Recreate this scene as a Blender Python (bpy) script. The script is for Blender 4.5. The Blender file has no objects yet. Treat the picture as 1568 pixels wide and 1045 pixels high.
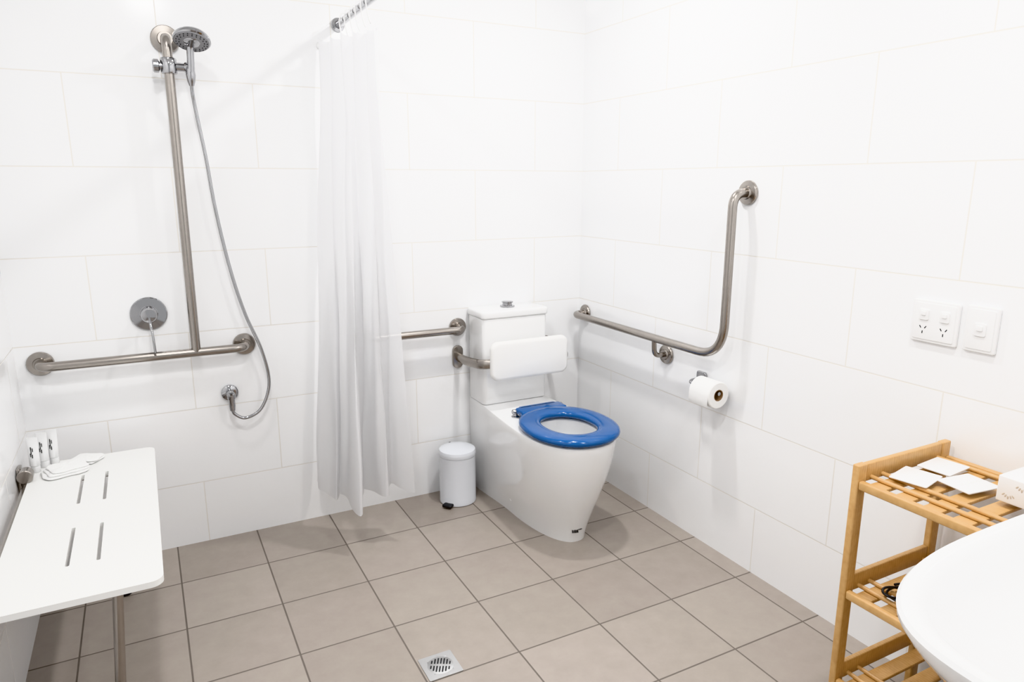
import bpy, bmesh, math, random
from mathutils import Vector, Matrix, noise
random.seed(4)
scene = bpy.context.scene
COL = scene.collection

# ------------------------------------------------------------ materials
def newmat(name):
    m = bpy.data.materials.new(name); m.use_nodes = True
    nt = m.node_tree
    return m, nt, nt.nodes["Principled BSDF"]

def simple(name, col, rough=0.4, metal=0.0, coat=0.0, noise_amt=0.0, nscale=20, bump=0.0, spec=0.5):
    m, nt, b = newmat(name)
    b.inputs["Base Color"].default_value = (*col, 1)
    b.inputs["Roughness"].default_value = rough
    b.inputs["Metallic"].default_value = metal
    b.inputs["Coat Weight"].default_value = coat
    b.inputs["Coat Roughness"].default_value = 0.05
    b.inputs["Specular IOR Level"].default_value = spec
    tc = nt.nodes.new("ShaderNodeTexCoord")
    n = nt.nodes.new("ShaderNodeTexNoise"); n.inputs["Scale"].default_value = nscale
    n.inputs["Detail"].default_value = 4
    nt.links.new(tc.outputs["Object"], n.inputs["Vector"])
    r = nt.nodes.new("ShaderNodeMix"); r.data_type = 'RGBA'
    r.inputs[6].default_value = (*[c*(1-noise_amt) for c in col], 1)
    r.inputs[7].default_value = (*[min(1, c*(1+noise_amt)) for c in col], 1)
    nt.links.new(n.outputs["Fac"], r.inputs[0])
    nt.links.new(r.outputs[2], b.inputs["Base Color"])
    if bump > 0:
        bp = nt.nodes.new("ShaderNodeBump"); bp.inputs["Strength"].default_value = bump
        bp.inputs["Distance"].default_value = 0.002
        nt.links.new(n.outputs["Fac"], bp.inputs["Height"])
        nt.links.new(bp.outputs[0], b.inputs["Normal"])
    return m

def tile_mat(name, axis, px, x0, pz, z0, half, tile_a, tile_b, grout, gw, rough, nscale=3, mott=0.0, bumpd=0.0006):
    """axis: 0/1 = horizontal world axis used for the wall, v axis z ; axis 2 = floor (x,y)"""
    m, nt, b = newmat(name)
    N, L = nt.nodes, nt.links
    g = N.new("ShaderNodeNewGeometry"); s = N.new("ShaderNodeSeparateXYZ")
    L.new(g.outputs["Position"], s.inputs[0])
    def mth(op, a, bb=None, cc=None):
        n = N.new("ShaderNodeMath"); n.operation = op
        for i, v in enumerate((a, bb, cc)):
            if v is None: continue
            if isinstance(v, (int, float)): n.inputs[i].default_value = v
            else: L.new(v, n.inputs[i])
        return n.outputs[0]
    if axis == 2: U, V = s.outputs[0], s.outputs[1]
    else: U, V = s.outputs[axis], s.outputs[2]
    vv = mth('ADD', V, -z0 + 20*pz)
    row = mth('FLOOR', mth('DIVIDE', vv, pz))
    uu = mth('ADD', U, -x0 + 20*px)
    if half:
        odd = mth('MODULO', row, 2.0)
        uu = mth('ADD', uu, mth('MULTIPLY', odd, px/2))
    du = mth('PINGPONG', uu, px/2)
    dv = mth('PINGPONG', vv, pz/2)
    d = mth('MINIMUM', du, dv)
    mr = N.new("ShaderNodeMapRange"); mr.interpolation_type = 'SMOOTHSTEP'
    mr.inputs["From Min"].default_value = gw*0.5; mr.inputs["From Max"].default_value = gw
    L.new(d, mr.inputs["Value"])
    mask = mr.outputs[0]
    # per tile random
    col = mth('FLOOR', mth('DIVIDE', uu, px))
    cb = N.new("ShaderNodeCombineXYZ"); L.new(col, cb.inputs[0]); L.new(row, cb.inputs[1])
    wn = N.new("ShaderNodeTexWhiteNoise"); wn.noise_dimensions = '3D'; L.new(cb.outputs[0], wn.inputs["Vector"])
    nz = N.new("ShaderNodeTexNoise"); nz.inputs["Scale"].default_value = nscale; nz.inputs["Detail"].default_value = 8
    nz.inputs["Roughness"].default_value = 0.65
    L.new(g.outputs["Position"], nz.inputs["Vector"])
    f = mth('ADD', mth('MULTIPLY', wn.outputs["Value"], 0.45), mth('MULTIPLY', nz.outputs["Fac"], 0.75 if mott else 0.3))
    mx = N.new("ShaderNodeMix"); mx.data_type = 'RGBA'
    mx.inputs[6].default_value = (*tile_a, 1); mx.inputs[7].default_value = (*tile_b, 1)
    L.new(f, mx.inputs[0])
    mg = N.new("ShaderNodeMix"); mg.data_type = 'RGBA'
    mg.inputs[6].default_value = (*grout, 1)
    L.new(mask, mg.inputs[0]); L.new(mx.outputs[2], mg.inputs[7])
    L.new(mg.outputs[2], b.inputs["Base Color"])
    rr = mth('MULTIPLY_ADD', mask, rough-0.7, 0.7)
    L.new(rr, b.inputs["Roughness"])
    bp = N.new("ShaderNodeBump"); bp.inputs["Distance"].default_value = bumpd; bp.inputs["Strength"].default_value = 0.5
    hh = mask
    if mott:
        hh = mth('ADD', mask, mth('MULTIPLY', nz.outputs["Fac"], mott))
    L.new(hh, bp.inputs["Height"]); L.new(bp.outputs[0], b.inputs["Normal"])
    return m

WA, WB, WG = (0.862, 0.865, 0.872), (0.888, 0.892, 0.898), (0.745, 0.72, 0.68)
M_back = tile_mat("white_wall_tile_back", 0, 0.595, -2.04, 0.3005, 0.252-0.601, True, WA, WB, WG, 0.0024, 0.12)
M_right = tile_mat("white_wall_tile_right", 1, 0.60, -0.88, 0.3005, 0.252-0.601, True, WA, WB, WG, 0.0024, 0.12)
M_left = tile_mat("white_wall_tile_left", 1, 0.60, -0.45, 0.3005, 0.252-0.601, True, WA, WB, WG, 0.0024, 0.12)
M_floor = tile_mat("beige_floor_tile", 2, 0.2975, -0.075, 0.2975, -0.29, False,
                   (0.272, 0.235, 0.205), (0.400, 0.354, 0.314), (0.140, 0.120, 0.104), 0.0034, 0.38, nscale=14, mott=0.12, bumpd=.001)
M_ceil = simple("ceiling_paint", (0.88, 0.88, 0.88), 0.8)
M_steel = simple("brushed_stainless", (0.37, 0.342, 0.315), 0.22, 1.0, noise_amt=0.06, nscale=60)
M_chrome = simple("chrome", (0.42, 0.42, 0.43), 0.06, 1.0)
M_cer = simple("white_ceramic", (0.83, 0.83, 0.828), 0.08, coat=0.5)
M_plas = simple("white_plastic", (0.82, 0.82, 0.82), 0.3)
M_seatp = simple("white_seat_laminate", (0.80, 0.80, 0.785), 0.35)
M_pad = simple("white_padding_vinyl", (0.84, 0.835, 0.82), 0.35)
M_blue = simple("blue_plastic", (0.0, 0.082, 0.285), 0.14, coat=0.3)
M_bin = simple("painted_white_metal", (0.70, 0.72, 0.76), 0.25, coat=0.4)
M_black = simple("black_rubber", (0.012, 0.012, 0.014), 0.4)
M_grey = simple("grey_rubber", (0.25, 0.25, 0.26), 0.5)
M_slot = simple("slot_shadow_gap", (0.10, 0.10, 0.10), 0.7)
M_paper = simple("tissue_paper", (0.88, 0.88, 0.87), 0.9, bump=0.3, nscale=60)
M_card = simple("cardboard_core", (0.30, 0.19, 0.11), 0.9)
M_towel = simple("white_towel", (0.86, 0.86, 0.85), 0.95, bump=0.8, nscale=400)
M_print = simple("black_print", (0.03, 0.03, 0.03), 0.6)
M_leafp = simple("beige_print", (0.55, 0.48, 0.40), 0.6)
M_drain = simple("drain_steel", (0.62, 0.62, 0.62), 0.28, 1.0)

def bamboo_mat():
    m, nt, b = newmat("bamboo_wood")
    N, L = nt.nodes, nt.links
    g = N.new("ShaderNodeTexCoord")
    mp = N.new("ShaderNodeMapping"); mp.inputs["Scale"].default_value = (30, 30, 30)
    n = N.new("ShaderNodeTexNoise"); n.inputs["Scale"].default_value = 2.2; n.inputs["Detail"].default_value = 6
    w = N.new("ShaderNodeTexWave"); w.inputs["Scale"].default_value = 1.2; w.inputs["Distortion"].default_value = 4
    L.new(g.outputs["Object"], mp.inputs[0]); L.new(mp.outputs[0], n.inputs[0]); L.new(mp.outputs[0], w.inputs[0])
    r = N.new("ShaderNodeMix"); r.data_type = 'RGBA'
    r.inputs[6].default_value = (0.47, 0.255, 0.092, 1); r.inputs[7].default_value = (0.66, 0.42, 0.19, 1)
    ad = N.new("ShaderNodeMath"); ad.operation = 'MULTIPLY_ADD'; ad.inputs[1].default_value = 0.25
    L.new(w.outputs["Fac"], ad.inputs[0]); L.new(n.outputs["Fac"], ad.inputs[2])
    L.new(ad.outputs[0], r.inputs[0]); L.new(r.outputs[2], b.inputs["Base Color"])
    b.inputs["Roughness"].default_value = 0.38
    return m
M_bam = bamboo_mat()

def curtain_mat():
    m, nt, b = newmat("shower_curtain_fabric")
    N, L = nt.nodes, nt.links
    b.inputs["Base Color"].default_value = (0.82, 0.82, 0.828, 1); b.inputs["Roughness"].default_value = 0.6
    t = N.new("ShaderNodeBsdfTranslucent"); t.inputs[0].default_value = (0.84, 0.84, 0.85, 1)
    tr = N.new("ShaderNodeBsdfTransparent")
    ms = N.new("ShaderNodeMixShader"); ms.inputs[0].default_value = 0.42
    ms2 = N.new("ShaderNodeMixShader"); ms2.inputs[0].default_value = 0.07
    wv = N.new("ShaderNodeTexWave"); wv.inputs["Scale"].default_value = 300
    tc = N.new("ShaderNodeTexCoord"); L.new(tc.outputs["Object"], wv.inputs[0])
    bp = N.new("ShaderNodeBump"); bp.inputs["Strength"].default_value = 0.1; bp.inputs["Distance"].default_value = 0.0005
    L.new(wv.outputs["Fac"], bp.inputs["Height"]); L.new(bp.outputs[0], b.inputs["Normal"])
    L.new(b.outputs[0], ms.inputs[1]); L.new(t.outputs[0], ms.inputs[2])
    L.new(ms.outputs[0], ms2.inputs[1]); L.new(tr.outputs[0], ms2.inputs[2])
    L.new(ms2.outputs[0], N["Material Output"].inputs[0])
    return m
M_curt = curtain_mat()

def emis_mat():
    m, nt, b = newmat("downlight_lens")
    b.inputs["Emission Color"].default_value = (1, 0.98, 0.95, 1); b.inputs["Emission Strength"].default_value = 12
    return m
M_emis = emis_mat()

# ------------------------------------------------------------ builder
class B:
    def __init__(s, name):
        s.name = name; s.bm = bmesh.new(); s.mats = []
    def mi(s, m):
        if m not in s.mats: s.mats.append(m)
        return s.mats.index(m)
    def loft(s, rings, mat, cap0=True, cap1=True, closed=True):
        i = s.mi(mat); vs = [[s.bm.verts.new(p) for p in r] for r in rings]
        n = len(rings[0])
        for a, b in zip(vs, vs[1:]):
            for k in range(n if closed else n-1):
                k2 = (k+1) % n
                f = s.bm.faces.new((a[k], a[k2], b[k2], b[k])); f.material_index = i
        if cap0: s.bm.faces.new(vs[0][::-1]).material_index = i
        if cap1: s.bm.faces.new(vs[-1]).material_index = i
    def lathe(s, org, axis, prof, mat, seg=40, cap0=True, cap1=True):
        ax = Vector(axis).normalized(); t = Vector((0, 0, 1)) if abs(ax.z) < .9 else Vector((1, 0, 0))
        u = ax.cross(t).normalized(); v = ax.cross(u); o = Vector(org)
        rings = [[o + ax*h + u*(r*math.cos(2*math.pi*k/seg)) + v*(r*math.sin(2*math.pi*k/seg)) for k in range(seg)] for r, h in prof]
        s.loft(rings, mat, cap0, cap1)
    def box(s, c, d, mat, bev=0.0, rot=None, seg=3):
        """rounded box"""
        i = s.mi(mat); t = bmesh.new()
        bmesh.ops.create_cube(t, size=1)
        bmesh.ops.scale(t, vec=d, verts=t.verts)
        if bev > 0:
            bmesh.ops.bevel(t, geom=list(t.edges), offset=bev, segments=seg, affect='EDGES', profile=.5)
        M = Matrix.Translation(c)
        if rot: M = M @ rot
        bmesh.ops.transform(t, matrix=M, verts=t.verts)
        s._merge(t, i)
    def rbox(s, c, d, rad, axis, mat, bev=0.004, seg=8, rot=None):
        """box with big rounded corners in the plane perpendicular to axis (0,1,2)"""
        oth = [k for k in range(3) if k != axis]
        a, b = d[oth[0]]/2, d[oth[1]]/2
        def out(inset):
            r = max(rad-inset, 0.0005); pts = []
            for q, (sx, sy) in enumerate(((1, 1), (-1, 1), (-1, -1), (1, -1))):
                for k in range(seg+1):
                    an = math.pi/2*(q + k/seg)
                    pts.append((sx*(a-inset-r)+r*math.cos(an), sy*(b-inset-r)+r*math.sin(an)))
            return pts
        h = d[axis]/2; rings = []
        prof = [(bev*(1-math.sin(t)), -h+bev*(1-math.cos(t))) for t in [0, math.pi/6, math.pi/3, math.pi/2]]
        prof += [(bev*(1-math.cos(t)), h-bev*(1-math.sin(t))) for t in [0, math.pi/6, math.pi/3, math.pi/2]]
        M = Matrix.Translation(c)
        if rot: M = M @ rot
        for ins, hh in prof:
            ring = []
            for (p, q) in out(ins):
                v = [0, 0, 0]; v[oth[0]] = p; v[oth[1]] = q; v[axis] = hh
                ring.append(M @ Vector(v))
            rings.append(ring)
        s.loft(rings, mat)
    def tube(s, pts, r, mat, fillet=0.0, seg=20, sc=(1, 1), smooth=0, up=None):
        P = [Vector(p) for p in pts]
        if fillet > 0:
            Q = [P[0]]
            for a, b, c in zip(P, P[1:], P[2:]):
                d1 = (a-b); d2 = (c-b); f = min(fillet, d1.length*.49, d2.length*.49)
                p1 = b + d1.normalized()*f; p2 = b + d2.normalized()*f
                for k in range(9):
                    t = k/8; Q.append(p1*(1-t)**2 + b*2*t*(1-t) + p2*t*t)
            Q.append(P[-1]); P = Q
        if smooth:
            Q = []
            n = len(P)
            for j in range(n-1):
                p0, p1, p2, p3 = P[max(j-1, 0)], P[j], P[j+1], P[min(j+2, n-1)]
                for k in range(smooth):
                    t = k/smooth
                    Q.append(0.5*((2*p1)+(p2-p0)*t+(2*p0-5*p1+4*p2-p3)*t*t+(3*p1-p0-3*p2+p3)*t**3))
            Q.append(P[-1]); P = Q
        T = []
        for j in range(len(P)):
            a = P[max(j-1, 0)]; b = P[min(j+1, len(P)-1)]; T.append((b-a).normalized())
        t0 = T[0]; ref = Vector(up) if up else (Vector((0, 0, 1)) if abs(t0.z) < .9 else Vector((0, 1, 0)))
        u = (ref - t0*ref.dot(t0)).normalized(); rings = []
        for j, p in enumerate(P):
            t = T[j]; u = (u - t*u.dot(t)).normalized(); v = t.cross(u)
            rings.append([p + u*(r*sc[0]*math.cos(2*math.pi*k/seg)) + v*(r*sc[1]*math.sin(2*math.pi*k/seg)) for k in range(seg)])
        s.loft(rings, mat)
    def flange(s, p, n, mat, r=0.04):
        s.lathe(p, n, [(r*.92, 0), (r, .002), (r, .007), (r*.93, .011), (r*.55, .013), (r*.5, .02)], mat)
    def sphere(s, c, r, mat, sc=(1, 1, 1), rot=None):
        i = s.mi(mat); t = bmesh.new()
        bmesh.ops.create_uvsphere(t, u_segments=24, v_segments=14, radius=r)
        M = Matrix.Translation(c)
        if rot: M = M @ rot
        bmesh.ops.transform(t, matrix=M @ Matrix.Diagonal((*sc, 1)), verts=t.verts)
        s._merge(t, i)
    def _merge(s, t, i):
        vm = {v: s.bm.verts.new(v.co) for v in t.verts}
        for f in t.faces:
            g = s.bm.faces.new([vm[v] for v in f.verts]); g.material_index = i
        t.free()
    def done(s, ang=38, recalc=True):
        if recalc: bmesh.ops.recalc_face_normals(s.bm, faces=s.bm.faces)
        for f in s.bm.faces: f.smooth = True
        for e in s.bm.edges:
            if len(e.link_faces) == 2 and e.calc_face_angle(0) > math.radians(ang): e.smooth = False
        me = bpy.data.meshes.new(s.name); s.bm.to_mesh(me); s.bm.free()
        for m in s.mats: me.materials.append(m)
        o = bpy.data.objects.new(s.name, me); COL.objects.link(o)
        return o

# ------------------------------------------------------------ room shell
def slab(name, lo, hi, mat):
    b = B(name); c = [(l+h)/2 for l, h in zip(lo, hi)]; d = [h-l for l, h in zip(lo, hi)]
    b.box(c, d, mat); return b.done()
XL = -2.287; YF = -2.745; HC = 2.4
slab("wall_back", (XL-.1, 0, -.1), (.1, .1, HC), M_back)
slab("wall_right", (0, -3.4, -.1), (.1, 0, HC), M_right)
slab("wall_left", (XL-.1, -3.4, -.1), (XL, 0, HC), M_left)
slab("wall_front", (-1.08, YF-.09, 0), (0, YF, HC), M_back)
slab("floor", (XL, -3.4, -.1), (0, 0, 0), M_floor)
slab("ceiling", (XL-.1, -3.4, HC), (.1, .1, HC+.1), M_ceil)

# ------------------------------------------------------------ toilet
TX = -0.44
b = B("toilet")
def outline(z, wb, wm, ye, L, n=64):
    pts = []
    m = 14
    for k in range(m):
        t = k/m; ss = t*t*(3-2*t)
        pts.append((wb + (wm-wb)*ss, ye*t))
    q = n//2 - m
    for k in range(q+1):
        a = math.pi/2*k/q
        pts.append((wm*math.cos(a)**0.88 if k < q else 0, ye - (L+ye)*math.sin(a)**0.93))
    left = [(TX - w, y) for w, y in pts]
    right = [(TX + w, y) for w, y in pts[:-1]][::-1]
    return [Vector((x, y-0.002, z)) for x, y in left+right]
rings = []
for z, t in [(0.0, 0), (.03, .04), (.08, .17), (.14, .36), (.2, .55), (.26, .72), (.32, .86), (.37, .94), (.41, .985), (.432, 1.0)]:
    rings.append(outline(z, .143+.012*t, .118+.065*t, -.34-.22*t, .692+.122*t))
rings.append(outline(.438, .153, .181, -.56, .812))
rings.append(outline(.440, .149, .177, -.56, .808))
n = len(rings[0])
hc = Vector((TX, -.608, .44))
top = rings[-1]
def hole(rx, ry, z):
    r = []
    for p in top:
        d = p - hc; a = math.atan2(d.y/1.2, d.x)
        r.append(Vector((TX + rx*math.cos(a), -.608 + ry*math.sin(a), z)))
    return r
rings += [hole(.122, .155, .44), hole(.116, .149, .436), hole(.118, .148, .40), hole(.105, .133, .34), hole(.08, .10, .28), hole(.055, .07, .24), hole(.045, .055, .20)]
b.loft(rings, M_cer)
b.lathe((-.5610, -.36, .07), (-1, -.12, .1), [(.011, -.004), (.011, .003), (.008, .006)], M_plas, 20)
# cistern
b.rbox((TX, -.0865, .634), (.318, .165, .385), .02, 2, M_cer, .004)
b.rbox((TX, -.0885, .8425), (.330, .173, .033), .022, 2, M_cer, .008)
b.lathe((TX, -.085, .858), (0, 0, 1), [(.034, 0), (.034, .006), (.031, .009)], M_chrome)
b.lathe((TX, -.085, .865), (0, 0, 1), [(.022, 0), (.022, .012), (.026, .014), (.026, .019), (.02, .021)], M_chrome)
# seat ring
SY = -.612
def ring_pt(a, rx, ry, cy):
    c, s_ = math.cos(a), math.sin(a)
    e = 0.93
    return Vector((TX + rx*math.copysign(abs(c)**e, c), cy + ry*math.copysign(abs(s_)**e, s_), 0))
rings = []
for k in range(25):
    ps = 2*math.pi*k/24
    cx, sz = math.cos(ps), math.sin(ps)
    ex = math.copysign(abs(cx)**.75, cx); ez = math.copysign(abs(sz)**.8, sz)
    ring = []
    for j in range(72):
        a = 2*math.pi*j/72
        p = ring_pt(a, .1435 + .042*ex, .175 + .045*ex, SY); p.z = .463 + .0175*ez
        ring.append(p)
    rings.append(ring)
b.loft(rings, M_blue, False, False)
for sy in (-.5, .5):
    for sx in (-1, 1):
        b.rbox((TX + sx*.10, SY + sy*.26, .443), (.03, .03, .010), .012, 2, M_blue, .002)
b.rbox((TX, -.396, .468), (.215, .075, .022), .012, 2, M_blue, .006)
b.rbox((TX, -.364, .464), (.18, .030, .030), .012, 2, M_blue, .006)
for sx in (-1, 1):
    b.lathe((TX + sx*.088, -.364, .463), (sx, 0, 0), [(.011, 0), (.011, .03), (.009, .033)], M_chrome, 20)
    b.lathe((TX + sx*.106, -.364, .438), (0, 0, 1), [(.017, 0), (.017, .006), (.010, .010), (.010, .025)], M_chrome, 20)
# small printed product label low on the pan front
for k in range(12):
    dx = -.030 + .0036*k
    tt = .105
    wm_, ye_, L_ = .118+.065*tt, -.34-.22*tt, .692+.122*tt
    ca = (abs(dx)/wm_)**(1/.88); sa = math.sqrt(max(0, 1-ca*ca))
    yy = ye_ - (L_+ye_)*sa**.93 - .002
    b.box(Vector((TX+dx, yy-.0012, .055 + (.004 if k > 6 else 0))), (.0014 if k % 3 else .0022, .003, .016 if k <= 6 else .005), M_print, rot=Matrix.Rotation(math.radians(-14), 4, 'X'))
b.done()

# ------------------------------------------------------------ backrest
b = B("toilet_backrest")
b.rbox((-.43, -.275, .665), (.375, .035, .168), .035, 1, M_pad, .014)
b.tube([(-.652, -.004, .635), (-.652, -.10, .635), (-.632, -.215, .642), (-.56, -.25, .65), (-.40, -.25, .655), (-.24, -.25, .65), (-.208, -.215, .642), (-.195, -.10, .635), (-.195, -.004, .635)],
       .017, M_steel, fillet=.05, sc=(1.25, .75))
for x in (-.652, -.195):
    b.rbox((x, -.006, .635), (.05, .011, .105), .024, 1, M_steel, .003)
b.done()

# ------------------------------------------------------------ grab rails
def rail(name, parts, flanges, extra=None):
    b = B(name)
    for pts, f in parts: b.tube(pts, .016, M_steel, fillet=f)
    for p, n_, r in flanges: b.flange(p, n_, M_steel, r)
    b.done()
rail("short_grab_rail", [([(-.65, -.003, .772), (-.65, -.075, .772), (-1.08, -.075, .772), (-1.08, -.003, .772)], .045)],
     [((-.65, -.001, .772), (0, -1, 0), .04), ((-1.08, -.001, .772), (0, -1, 0), .04)])
def fil(pts, fs):
    P = [Vector(p) for p in pts]; Q = [P[0]]
    for (a, bb, c), f in zip(zip(P, P[1:], P[2:]), fs):
        p1 = bb+(a-bb).normalized()*f; p2 = bb+(c-bb).normalized()*f
        for k in range(13):
            t = k/12; Q.append(p1*(1-t)**2+bb*2*t*(1-t)+p2*t*t)
    Q.append(P[-1]); return Q
b = B("angled_grab_rail")
b.tube(fil([(-.003, -.062, .79), (-.072, -.062, .79), (-.072, -1.042, .79), (-.072, -1.042, 1.368), (-.003, -1.042, 1.368)], [.045, .13, .05]), .016, M_steel)
b.flange((-.001, -.062, .79), (-1, 0, 0), M_steel, .04)
b.flange((-.001, -1.042, 1.368), (-1, 0, 0), M_steel, .042)
b.flange((-.001, -.663, .715), (-1, 0, 0), M_steel, .04)
b.tube([(-.003, -.663, .715), (-.068, -.663, .715), (-.072, -.663, .785)], .010, M_steel, fillet=.03)
b.done()

# shower rail (T)
b = B("shower_grab_rail")
b.tube(fil([(-1.72, -.003, 1.882), (-1.72, -.07, 1.882), (-1.725, -.07, .79)], [.045]), .016, M_steel)
b.tube(fil([(-2.215, -.003, .79), (-2.215, -.07, .79), (-1.55, -.07, .79), (-1.55, -.003, .79)], [.045, .045]), .016, M_steel)
b.flange((-1.72, -.001, 1.882), (0, -1, 0), M_steel, .046)
b.flange((-2.215, -.001, .79), (0, -1, 0), M_steel, .042)
b.flange((-1.55, -.001, .79), (0, -1, 0), M_steel, .042)
b.done()

# hand shower
b = B("hand_shower")
b.lathe((-1.758, -.07, 1.785), (1, 0, 0), [(.018, -.012), (.022, -.008), (.022, .006), (.014, .010), (.014, .085), (.018, .090), (.018, .115), (.012, .118)], M_chrome, 28)
b.lathe((-1.72, -.07, 1.762), (0, 0, 1), [(.0165, 0), (.024, 0), (.026, .004), (.026, .046), (.024, .05), (.0165, .05)], M_chrome, 28)
b.tube([(-1.655, -.085, 1.755), (-1.652, -.092, 1.80), (-1.650, -.10, 1.845), (-1.648, -.112, 1.866)], .012, M_chrome, smooth=4)
b.lathe((-1.655, -.083, 1.76), (0, .12, -1), [(.014, -.02), (.016, 0), (.013, .02), (.008, .035)], M_chrome, 20)
nd = Vector((-.12, -.40, -.91)).normalized(); hcn = Vector((-1.645, -.130, 1.868))
b.lathe(hcn - nd*.02, nd, [(.012, -.008), (.035, 0), (.052, .008), (.059, .018), (.060, .026), (.056, .030)], M_chrome, 40)
b.lathe(hcn - nd*.02, nd, [(.055, .0285), (.053, .032), (.030, .033), (.028, .0335)], M_grey, 40)
b.lathe(hcn - nd*.02, nd, [(.026, .033), (.024, .035), (.01, .036)], M_chrome, 30)
uu = nd.cross(Vector((1, 0, 0))).normalized(); vv = nd.cross(uu)
for R_, c_ in ((.048, 22), (.039, 18), (.018, 8)):
    for k in range(c_):
        a = 2*math.pi*k/c_
        b.sphere(hcn + nd*.0135 + uu*(R_*math.cos(a)) + vv*(R_*math.sin(a)), .0018, M_black)
b.tube([(-1.655, -.079, 1.735), (-1.654, -.07, 1.70), (-1.648, -.06, 1.644), (-1.630, -.06, 1.49), (-1.614, -.06, 1.308), (-1.583, -.06, 1.093),
        (-1.544, -.062, .918), (-1.496, -.065, .773), (-1.477, -.062, .640), (-1.512, -.06, .540), (-1.572, -.06, .508), (-1.612, -.058, .530), (-1.618, -.056, .556)],
       .0062, M_chrome, smooth=10, seg=12)
b.lathe((-1.618, -.001, .603), (0, -1, 0), [(.029, 0), (.031, .003), (.031, .010), (.026, .014), (.016, .016), (.015, .05), (.012, .056)], M_chrome, 32)
b.lathe((-1.618, -.056, .612), (0, 0, -1), [(.010, 0), (.015, .004), (.015, .02), (.012, .024), (.012, .05), (.010, .068)], M_chrome, 24)
b.done()

# mixer
b = B("shower_mixer")
b.lathe((-1.866, -.001, .936), (0, -1, 0), [(.058, 0), (.061, .002), (.061, .005), (.058, .008), (.030, .010), (.028, .012), (.027, .045), (.022, .052), (.008, .054)], M_chrome, 48)
b.tube([(-1.866, -.050, .93), (-1.864, -.075, .905), (-1.861, -.093, .865), (-1.859, -.098, .81)], .0055, M_chrome, smooth=6, sc=(1.1, .8))
b.done()

# ------------------------------------------------------------ curtain
b = B("curtain_rail")
RX, RZ = -1.12, 1.985
b.tube(fil([(RX, -.006, RZ), (RX, -1.62, RZ), (XL+.004, -1.62, RZ)], [.12]), .0125, M_chrome, sc=(1.2, .9))
b.flange((RX, -.001, RZ), (0, -1, 0), M_chrome, .026)
b.flange((XL+.001, -1.62, RZ), (1, 0, 0), M_chrome, .026)
b.tube([(RX, -1.50, RZ+.01), (RX, -1.50, HC-.003)], .006, M_chrome)
b.lathe((RX, -1.50, HC-.001), (0, 0, -1), [(.02, 0), (.02, .004), (.008, .010)], M_chrome, 20)
b.done()

top = [(-1.185, -.022), (-1.205, -.06), (-1.165, -.10), (-1.190, -.145), (-1.140, -.185), (-1.168, -.235), (-1.118, -.27), (-1.150, -.315), (-1.105, -.35), (-1.135, -.40), (-1.100, -.425), (-1.115, -.45)]
bot = [(-1.312, -.025), (-1.318, -.13), (-1.285, -.255), (-1.262, -.20), (-1.245, -.25), (-1.236, -.41), (-1.195, -.29), (-1.165, -.22), (-1.135, -.33), (-1.105, -.36), (-1.068, -.27), (-1.015, -.41)]
def cr(P, x):
    n = len(P); j = min(int(x), n-2); t = x-j
    p0, p1, p2, p3 = [Vector(P[i]) for i in (max(j-1, 0), j, j+1, min(j+2, n-1))]
    return 0.5*((2*p1)+(p2-p0)*t+(2*p0-5*p1+4*p2-p3)*t*t+(3*p1-p0-3*p2+p3)*t**3)
b = B("shower_curtain")
NS, NT = 240, 90
hem = [.175, .18, .178, .18, .175, .168, .18, .19, .20, .205, .21, .215]
rows = []
for j in range(NT+1):
    t = j/NT; row = []
    for i in range(NS+1):
        x = i/NS*(len(top)-1)
        a, c = cr(top, x), cr(bot, x)
        k = t**1.15
        k += 0.05*math.sin(math.pi*t)*math.sin(x*1.7)
        p = a*(1-k) + c*k
        z0 = 1.925 - .015*abs(math.sin(x*math.pi*1.0)) - .02*(x/(len(top)-1))
        h = hem[int(x)]*(1-(x % 1)) + hem[min(int(x)+1, len(hem)-1)]*(x % 1)
        z = z0*(1-t) + h*t
        w = 0.006*math.sin(x*5.1 + 1.3*math.sin(t*3)) * (0.4+0.6*t)
        nn = noise.noise(Vector((x*1.3, t*4, 2)))*.012
        row.append(Vector((p.x + w + nn, min(p.y + nn*.5, -.008), z)))
    rows.append(row)
b.loft(rows, M_curt, False, False, closed=False)
for i, yy in enumerate([-.10, -.17, -.24, -.31, -.38, -.44]):
    b.tube([(RX+.015, yy, RZ+.004), (RX+.006, yy, RZ+.022), (RX-.010, yy, RZ+.018), (RX-.018, yy, RZ-.01), (RX-.012, yy, RZ-.055), (RX-.004, yy, RZ-.075)], .0028, M_plas, smooth=4, seg=8)
b.tube([(-1.190, -.002, 1.91), (-1.190, -.03, 1.90), (-1.188, -.035, 1.885)], .004, M_plas, smooth=3, seg=8)
b.lathe((-1.190, -.001, 1.905), (0, -1, 0), [(.014, 0), (.014, .004), (.007, .008)], M_plas, 20)
b.done(recalc=False)

# ------------------------------------------------------------ pedal bin
b = B("pedal_bin")
bc = (-.712, -.122)
b.lathe((*bc, 0), (0, 0, 1), [(.076, .0), (.082, .003), (.082, .014), (.081, .016), (.081, .218), (.0795, .219), (.0795, .222), (.083, .223), (.0835, .232), (.083, .238), (.080, .247), (.062, .255), (.03, .2585), (.005, .259)], M_bin, 56)
b.tube([(bc[0], bc[1]+.08, .225), (bc[0], bc[1]+.092, .232), (bc[0], bc[1]+.08, .242)], .008, M_black)
fd = Vector((-.78, -.62, 0)).normalized()
pc = Vector((*bc, .012)) + fd*.094
rot = Matrix.Rotation(math.atan2(fd.y, fd.x), 4, 'Z')
b.rbox(pc, (.034, .045, .010), .008, 2, M_black, .003, rot=rot)
b.rbox(Vector((*bc, .009)) + fd*.077, (.03, .022, .006), .004, 2, M_black, .001, rot=rot)
b.done()

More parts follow.
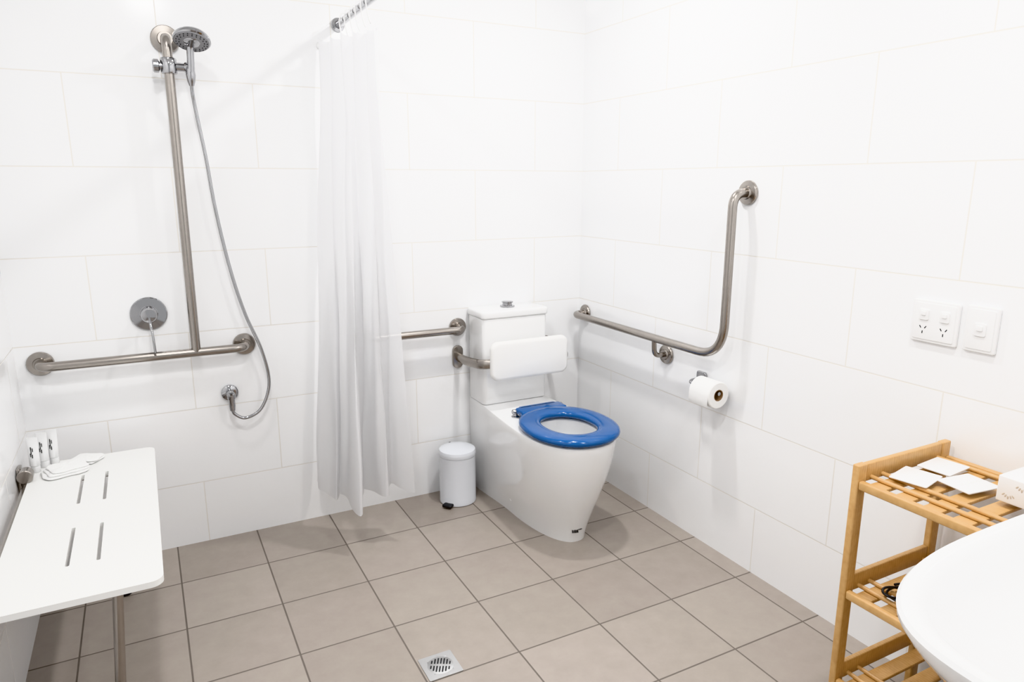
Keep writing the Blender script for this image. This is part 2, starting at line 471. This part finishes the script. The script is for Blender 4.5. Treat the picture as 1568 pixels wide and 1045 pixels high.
# ------------------------------------------------------------ floor drain
b = B("floor_drain")
dc = (-1.205, -1.130)
def sq(h, r=.004, seg=8):
    pts = []
    for q, (sx, sy) in enumerate(((1, 1), (-1, 1), (-1, -1), (1, -1))):
        for k in range(seg+1):
            an = math.pi/2*(q+k/seg)
            pts.append((sx*(h-r)+r*math.cos(an), sy*(h-r)+r*math.sin(an)))
    return pts
o = sq(.0525)
def circ(r, z):
    return [Vector((dc[0]+r*math.cos(math.atan2(q, p)), dc[1]+r*math.sin(math.atan2(q, p)), z)) for p, q in o]
b.loft([[Vector((dc[0]+p, dc[1]+q, .0)) for p, q in o], [Vector((dc[0]+p, dc[1]+q, .003)) for p, q in o], circ(.043, .003), circ(.041, .0012)], M_drain)
b.lathe((*dc, .0008), (0, 0, 1), [(.040, 0), (.040, .0018), (.038, .0024)], M_drain, 48)
rot45 = Matrix.Rotation(math.radians(62), 4, 'Z')
for i, off in enumerate((-.027, -.018, -.009, 0, .009, .018, .027)):
    ln = 2*math.sqrt(.034**2-off**2)
    if abs(off) < .001: segs = [(-ln/4-.001, ln/2-.008), (ln/4+.001, ln/2-.008)]
    else: segs = [(-ln/4-.001, ln/2-.006), (ln/4+.001, ln/2-.006)]
    for cpos, l in segs:
        v = rot45 @ Vector((cpos, off, 0))
        b.rbox((dc[0]+v.x, dc[1]+v.y, .0030), (max(l, .006), .0048, .0008), .0023, 2, M_black, .0001, rot=rot45, seg=4)
b.done()

# ------------------------------------------------------------ fold-down shower seat
b = B("fold_down_shower_seat")
X0, X1, Y0, Y1 = -2.258, -1.897, -.150, -1.122
ZT, TH = .480, .016
i = b.mi(M_seatp)
def rrect(x0, x1, y0, y1, r, seg=6):
    pts = []
    cx, cy = (x0+x1)/2, (y0+y1)/2; a, c = (x1-x0)/2, (y1-y0)/2
    for q, (sx, sy) in enumerate(((1, 1), (-1, 1), (-1, -1), (1, -1))):
        for k in range(seg+1):
            an = math.pi/2*(q+k/seg)
            pts.append((cx+sx*(a-r)+r*math.cos(an), cy+sy*(c-r)+r*math.sin(an)))
    return pts
tmp = bmesh.new()
loops = [rrect(X0, X1, Y1, Y0, .028)]
for sx in (-2.106, -2.039):
    for sy0, sy1 in ((-.950, -.725), (-.560, -.325)):
        loops.append(rrect(sx-.0048, sx+.0048, sy0, sy1, .0045))
eds = []
for lp in loops:
    vs = [tmp.verts.new((x, y, ZT)) for x, y in lp]
    for k in range(len(vs)): eds.append(tmp.edges.new((vs[k], vs[(k+1) % len(vs)])))
bmesh.ops.triangle_fill(tmp, use_beauty=True, use_dissolve=False, edges=eds)
fs = list(tmp.faces)
ext = bmesh.ops.extrude_face_region(tmp, geom=fs)
bmesh.ops.translate(tmp, vec=(0, 0, -TH), verts=[v for v in ext['geom'] if isinstance(v, bmesh.types.BMVert)])
b._merge(tmp, i)
b.tube([(-2.24, -1.00, .452), (-1.99, -1.00, .452)], .011, M_steel)
b.tube([(-2.24, -.27, .452), (-1.99, -.27, .452)], .011, M_steel)
for y in (-1.00, -.27):
    b.tube([(-2.000, y, .450), (-2.035, y, .02)], .0125, M_steel)
    b.lathe((-2.0365, y, 0), (.08, 0, 1), [(.019, 0), (.019, .018), (.014, .032)], M_black, 24)
b.tube([(-2.002, -1.00, .43), (-2.002, -.27, .43)], .010, M_steel)
for y in (-.27, -1.00):
    b.box((XL+.006, y, .44), (.010, .05, .16), M_steel, .002)
    b.box((-2.258, y, .452), (.05, .035, .022), M_steel, .002)
b.tube([(-2.262, -.18, .468), (-2.262, -1.09, .468)], .011, M_steel)
b.lathe((-2.262, -.30, .50), (0, -1, 0), [(.02, -.02), (.022, -.018), (.022, .018), (.02, .02)], M_steel, 24)
b.done()

# toiletries
for i_, (x, y) in enumerate([(-2.243, -.225), (-2.222, -.186), (-2.196, -.166)]):
    b = B("toiletry_tube")
    rings = []
    for z, rx, ry in [(0, .012, .012), (.002, .0135, .0135), (.020, .0135, .0135), (.0205, .0125, .0125), (.024, .0150, .0150), (.06, .0155, .0125), (.09, .0165, .006), (.105, .0170, .0012), (.118, .0170, .0010)]:
        rings.append([Vector((rx*math.cos(2*math.pi*k/28), ry*math.sin(2*math.pi*k/28), z)) for k in range(28)])
    R = Matrix.Translation((x, y, ZT+.0005)) @ Matrix.Rotation(math.radians(-14), 4, 'Z')
    b.loft([[R @ p for p in r] for r in rings], M_plas)
    for dx, zz, w in ((-.003, .082, .0025), (.002, .078, .002), (-.004, .062, .002), (.001, .058, .0025), (-.002, .070, .002)):
        b.box(R @ Vector((dx, -.0126+.0065*max(0, (zz-.06)/.03)-.0008, zz)), (w, .0012, .012), M_print, rot=Matrix.Rotation(math.radians(-14), 4, 'Z'))
    b.done()

# folded washcloths
def cloth(name, c, size, layers, ang, mat, seed):
    b = B(name); R = Matrix.Translation(c) @ Matrix.Rotation(math.radians(ang), 4, 'Z')
    z = 0
    for L_ in range(layers):
        sx, sy = size[0]*(1-.05*L_), size[1]*(1-.07*L_); th = .008
        N1 = 40; rings = []
        for hh, ins in ((0, .004), (.3, .001), (.5, 0), (.7, .001), (1, .004)):
            ring = []
            for k in range(N1*4):
                q, f = divmod(k, N1); f /= N1
                a, c_ = sx/2-ins, sy/2-ins
                p = [(a-2*a*f, c_), (-a, c_-2*c_*f), (-a+2*a*f, -c_), (a, -c_+2*c_*f)][q]
                l = (abs(p[0]/a)**6+abs(p[1]/c_)**6)**(1/6.)
                x, y = p[0]/l*1.02, p[1]/l*1.02
                nx = noise.noise(Vector((x*25+seed, y*25, L_)))*.006
                ring.append(R @ Vector((x+nx+.005*L_, y+nx, z+th*hh+.0015*(hh > .5)*noise.noise(Vector((x*40, y*40, seed))))))
            rings.append(ring)
        for s_ in (.85, .6, .3, .05):
            src = rings[4]; cc = sum((v for v in src), Vector())/len(src)
            rg = []
            for v in src:
                w = cc.lerp(v, s_); w.z = v.z + .003*(1-s_) + .002*noise.noise(Vector((w.x*50, w.y*50, seed+L_)))
                rg.append(w)
            rings.append(rg)
        b.loft(rings, mat); z += th*.95
    return b.done(60)
cloth("folded_washcloth", (-2.160, -.275, ZT+.001), (.12, .10), 3, 18, M_towel, 1)
cloth("folded_washcloth", (-2.105, -.195, ZT+.001), (.09, .07), 2, -25, M_towel, 5)

# ------------------------------------------------------------ toilet roll
b = B("toilet_roll_holder")
b.rbox((-.006, -.875, .668), (.010, .05, .05), .01, 0, M_chrome, .003)
b.tube([(-.008, -.875, .668), (-.066, -.875, .662), (-.068, -.93, .655), (-.068, -1.035, .655)], .007, M_chrome, fillet=.015)
b.done()
b = B("toilet_paper_roll")
rc = (-.068, -.930, .648)
b.lathe(rc, (0, -1, 0), [(.0215, 0), (.047, 0), (.050, .003), (.050, .100), (.047, .103), (.0225, .103), (.0215, .102), (.0215, .0)], M_paper, 56, False, False)
b.lathe(rc, (0, -1, 0), [(.0214, .001), (.0214, .1025), (.0195, .1025), (.0195, .001)], M_card, 40, False, False)
b.loft([[Vector((-.1185, -.9325, .648)), Vector((-.1185, -1.0305, .648))], [Vector((-.1190, -.9325, .62)), Vector((-.1190, -1.0305, .62))], [Vector((-.114, -.9325, .607)), Vector((-.114, -1.0305, .607))]], M_paper, False, False, closed=False)
b.done()

# ------------------------------------------------------------ outlets
def plate(name, y0, y1, z0, z1):
    b = B(name); c = (-.005, (y0+y1)/2, (z0+z1)/2)
    b.rbox(c, (.010, abs(y1-y0), z1-z0), .006, 0, M_plas, .003)
    b.rbox((-.0105, c[1], c[2]), (.003, abs(y1-y0)-.016, z1-z0-.016), .004, 0, M_plas, .001)
    return b, c
b, c = plate("double_power_outlet", -1.674, -1.799, .979, 1.094)
for dy in (-.028, .028):
    b.rbox((-.013, c[1]+dy, c[2]+.018), (.005, .026, .030), .004, 0, M_plas, .0015)
    b.rbox((-.0165, c[1]+dy, c[2]+.022), (.004, .014, .012), .003, 0, M_plas, .001)
    for a, (py, pz) in ((35, (-.007, -.016)), (-35, (.007, -.016)), (0, (0, -.030))):
        b.box((-.0122, c[1]+dy+py, c[2]+pz), (.0012, .0022, .0075), M_black, rot=Matrix.Rotation(math.radians(a), 4, 'X'))
b.done()
b, c = plate("light_switch", -1.815, -1.895, .979, 1.098)
b.rbox((-.013, c[1], c[2]), (.005, .030, .034), .005, 0, M_plas, .0015)
b.rbox((-.0165, c[1], c[2]+.004), (.004, .016, .014), .003, 0, M_plas, .001)
b.done()

# ------------------------------------------------------------ bamboo rack
b = B("bamboo_shelf_rack")
RX0, RX1, RY0, RY1, ZR = -.390, -.022, -1.822, -2.240, .736
for x in (RX0, RX1):
    for y in (RY0, RY1):
        xi = x + (.016 if x == RX0 else -.016)
        b.rbox((xi, y, ZR/2), (.034, .018, ZR), .004, 2, M_bam, .003)
xc = (RX0+RX1)/2; yc = (RY0+RY1)/2; W = RX1-RX0; D = RY0-RY1
for zs in (.700, .405, .150):
    for y in (RY0, RY1):
        b.box((xc, y, zs+.012 if zs > .6 else zs+.01), (W-.068, .014, .046), M_bam, .003)
    for x, zo in ((RX0+.010, -.014), (RX1-.010, -.014)):
        b.box((x, yc, zs+zo), (.016, D-.018, .022), M_bam, .004)
    ns = 6
    for k in range(ns):
        y = RY0 - .045 - k*(D-.09)/(ns-1)
        b.box((xc, y, zs-.012), (W-.036, .040, .009), M_bam, .002)
    for x in (RX0+.052, RX0+.095, RX1-.05):
        b.tube([(x, RY0-.006, zs-.002), (x, RY1+.006, zs-.002)], .0055, M_bam, seg=12)
b.done()
zc = .7045
for (x, y, a, w, d) in ((-.262, -1.892, 12, .10, .085), (-.140, -1.885, 5, .10, .08), (-.190, -1.975, -8, .105, .085)):
    b = B("paper_sachet"); R = Matrix.Rotation(math.radians(a), 4, 'Z')
    b.rbox((x, y, zc+.002), (w, d, .004), .004, 2, M_plas, .0015, rot=R)
    b.box((x, y, zc+.0042), (w*.94, .002, .0008), M_paper, rot=R)
    b.done()
b = B("tissue_box")
b.box((-.158, -2.125, zc+.031), (.125, .15, .060), M_plas, .003)
b.rbox((-.158, -2.125, zc+.0615), (.05, .09, .001), .02, 2, M_slot, .0002)
for k, (y, z) in enumerate(((-2.075, .72), (-2.10, .745), (-2.13, .722), (-2.155, .748), (-2.18, .725))):
    for m in range(-2, 3):
        b.sphere((-.2207, y+m*.005, z+abs(m)*.0025), .004, M_leafp, (.1, .45, 1), Matrix.Rotation(math.radians(m*22), 4, 'X'))
for k, (x, z) in enumerate(((-.20, .722), (-.175, .745), (-.15, .722), (-.12, .744))):
    for m in range(-2, 3):
        b.sphere((x+m*.005, -2.0497, z+abs(m)*.0025), .004, M_leafp, (.45, .1, 1), Matrix.Rotation(math.radians(-m*22), 4, 'Y'))
b.done()
b = B("black_power_cord")
pts = []
for k in range(34):
    a = k*.42; r = .026+.006*math.sin(k*.7)
    pts.append((-.310+r*1.5*math.cos(a), -1.920+r*math.sin(a), .4135+.0005*k+.002*math.sin(k)))
b.tube(pts, .0032, M_black, seg=8, smooth=3)
b.rbox((-.320, -1.945, .4225), (.035, .014, .012), .005, 0, M_black, .003)
b.done()

# ------------------------------------------------------------ basin
b = B("wash_basin")
BX, BY, HX, HY, ZB = -.663, -2.502, .410, .238, .852
def se(hx, hy, z, e=2.9, cy=BY, n=96):
    r = []
    for k in range(n):
        a = 2*math.pi*k/n; c, s_ = math.cos(a), math.sin(a)
        r.append(Vector((BX+hx*math.copysign(abs(c)**(2/e), c), cy+hy*math.copysign(abs(s_)**(2/e), s_), z)))
    return r
rings = [se(.14, .10, ZB-.175), se(.20, .15, ZB-.168), se(.272, .19, ZB-.140), se(.338, .218, ZB-.095), se(.386, .232, ZB-.045), se(HX-.003, HY, ZB-.018),
         se(HX, HY, ZB-.008), se(HX-.004, HY-.004, ZB-.002), se(HX-.012, HY-.012, ZB),
         se(HX-.024, HY-.024, ZB-.002), se(HX-.034, HY-.034, ZB-.010), se(HX-.06, HY-.055, ZB-.035), se(HX-.11, HY-.085, ZB-.062), se(HX-.18, HY-.12, ZB-.082), se(HX-.26, HY-.17, ZB-.092), se(.03, .02, ZB-.096)]
b.loft(rings, M_cer)
b.lathe((BX, BY, ZB-.096), (0, 0, 1), [(.024, 0), (.024, .003), (.018, .004)], M_chrome, 28)
b.rbox((BX, BY-.10, ZB-.19), (.22, .25, .10), .04, 2, M_cer, .01)
b.done()

# ------------------------------------------------------------ lights
def downlight(x, y, e, size=.15):
    b = B("ceiling_downlight")
    b.lathe((x, y, HC-.0005), (0, 0, -1), [(.055, 0), (.055, .003), (.048, .006), (.042, .003)], M_plas, 40, True, False)
    b.lathe((x, y, HC-.002), (0, 0, -1), [(.042, 0), (.042, .001)], M_emis, 40)
    b.done()
    l = bpy.data.lights.new("downlight_lamp", 'AREA'); l.shape = 'DISK'; l.size = size; l.energy = e
    l.color = (1, .992, .985)
    o = bpy.data.objects.new("downlight_lamp", l); o.location = (x, y, HC-.012); COL.objects.link(o)
downlight(-.56, -.78, 16, .09)
downlight(-1.71, -1.88, 15)
downlight(-.55, -2.1, 12)
downlight(-1.75, -.85, 5.5)  # weak fill lamp added over the shower, no known fitting here

w = bpy.data.worlds.new("World"); scene.world = w; w.use_nodes = True
w.node_tree.nodes["Background"].inputs[0].default_value = (.99, .995, 1, 1)
w.node_tree.nodes["Background"].inputs[1].default_value = 0.65

# ------------------------------------------------------------ camera
cam = bpy.data.cameras.new("camera"); co = bpy.data.objects.new("camera", cam); COL.objects.link(co)
cam.sensor_width = 36; cam.lens = 36*1071/1568
co.location = (-1.860, -2.835, 1.4)
co.rotation_euler = (math.radians(90-12.73), 0, math.radians(-27.7))
cam.clip_start = .02
scene.camera = co
try:
    scene.view_settings.view_transform = 'Khronos PBR Neutral'
except Exception:
    scene.view_settings.view_transform = 'Standard'
scene.view_settings.look = 'None'
scene.view_settings.exposure = 0.15
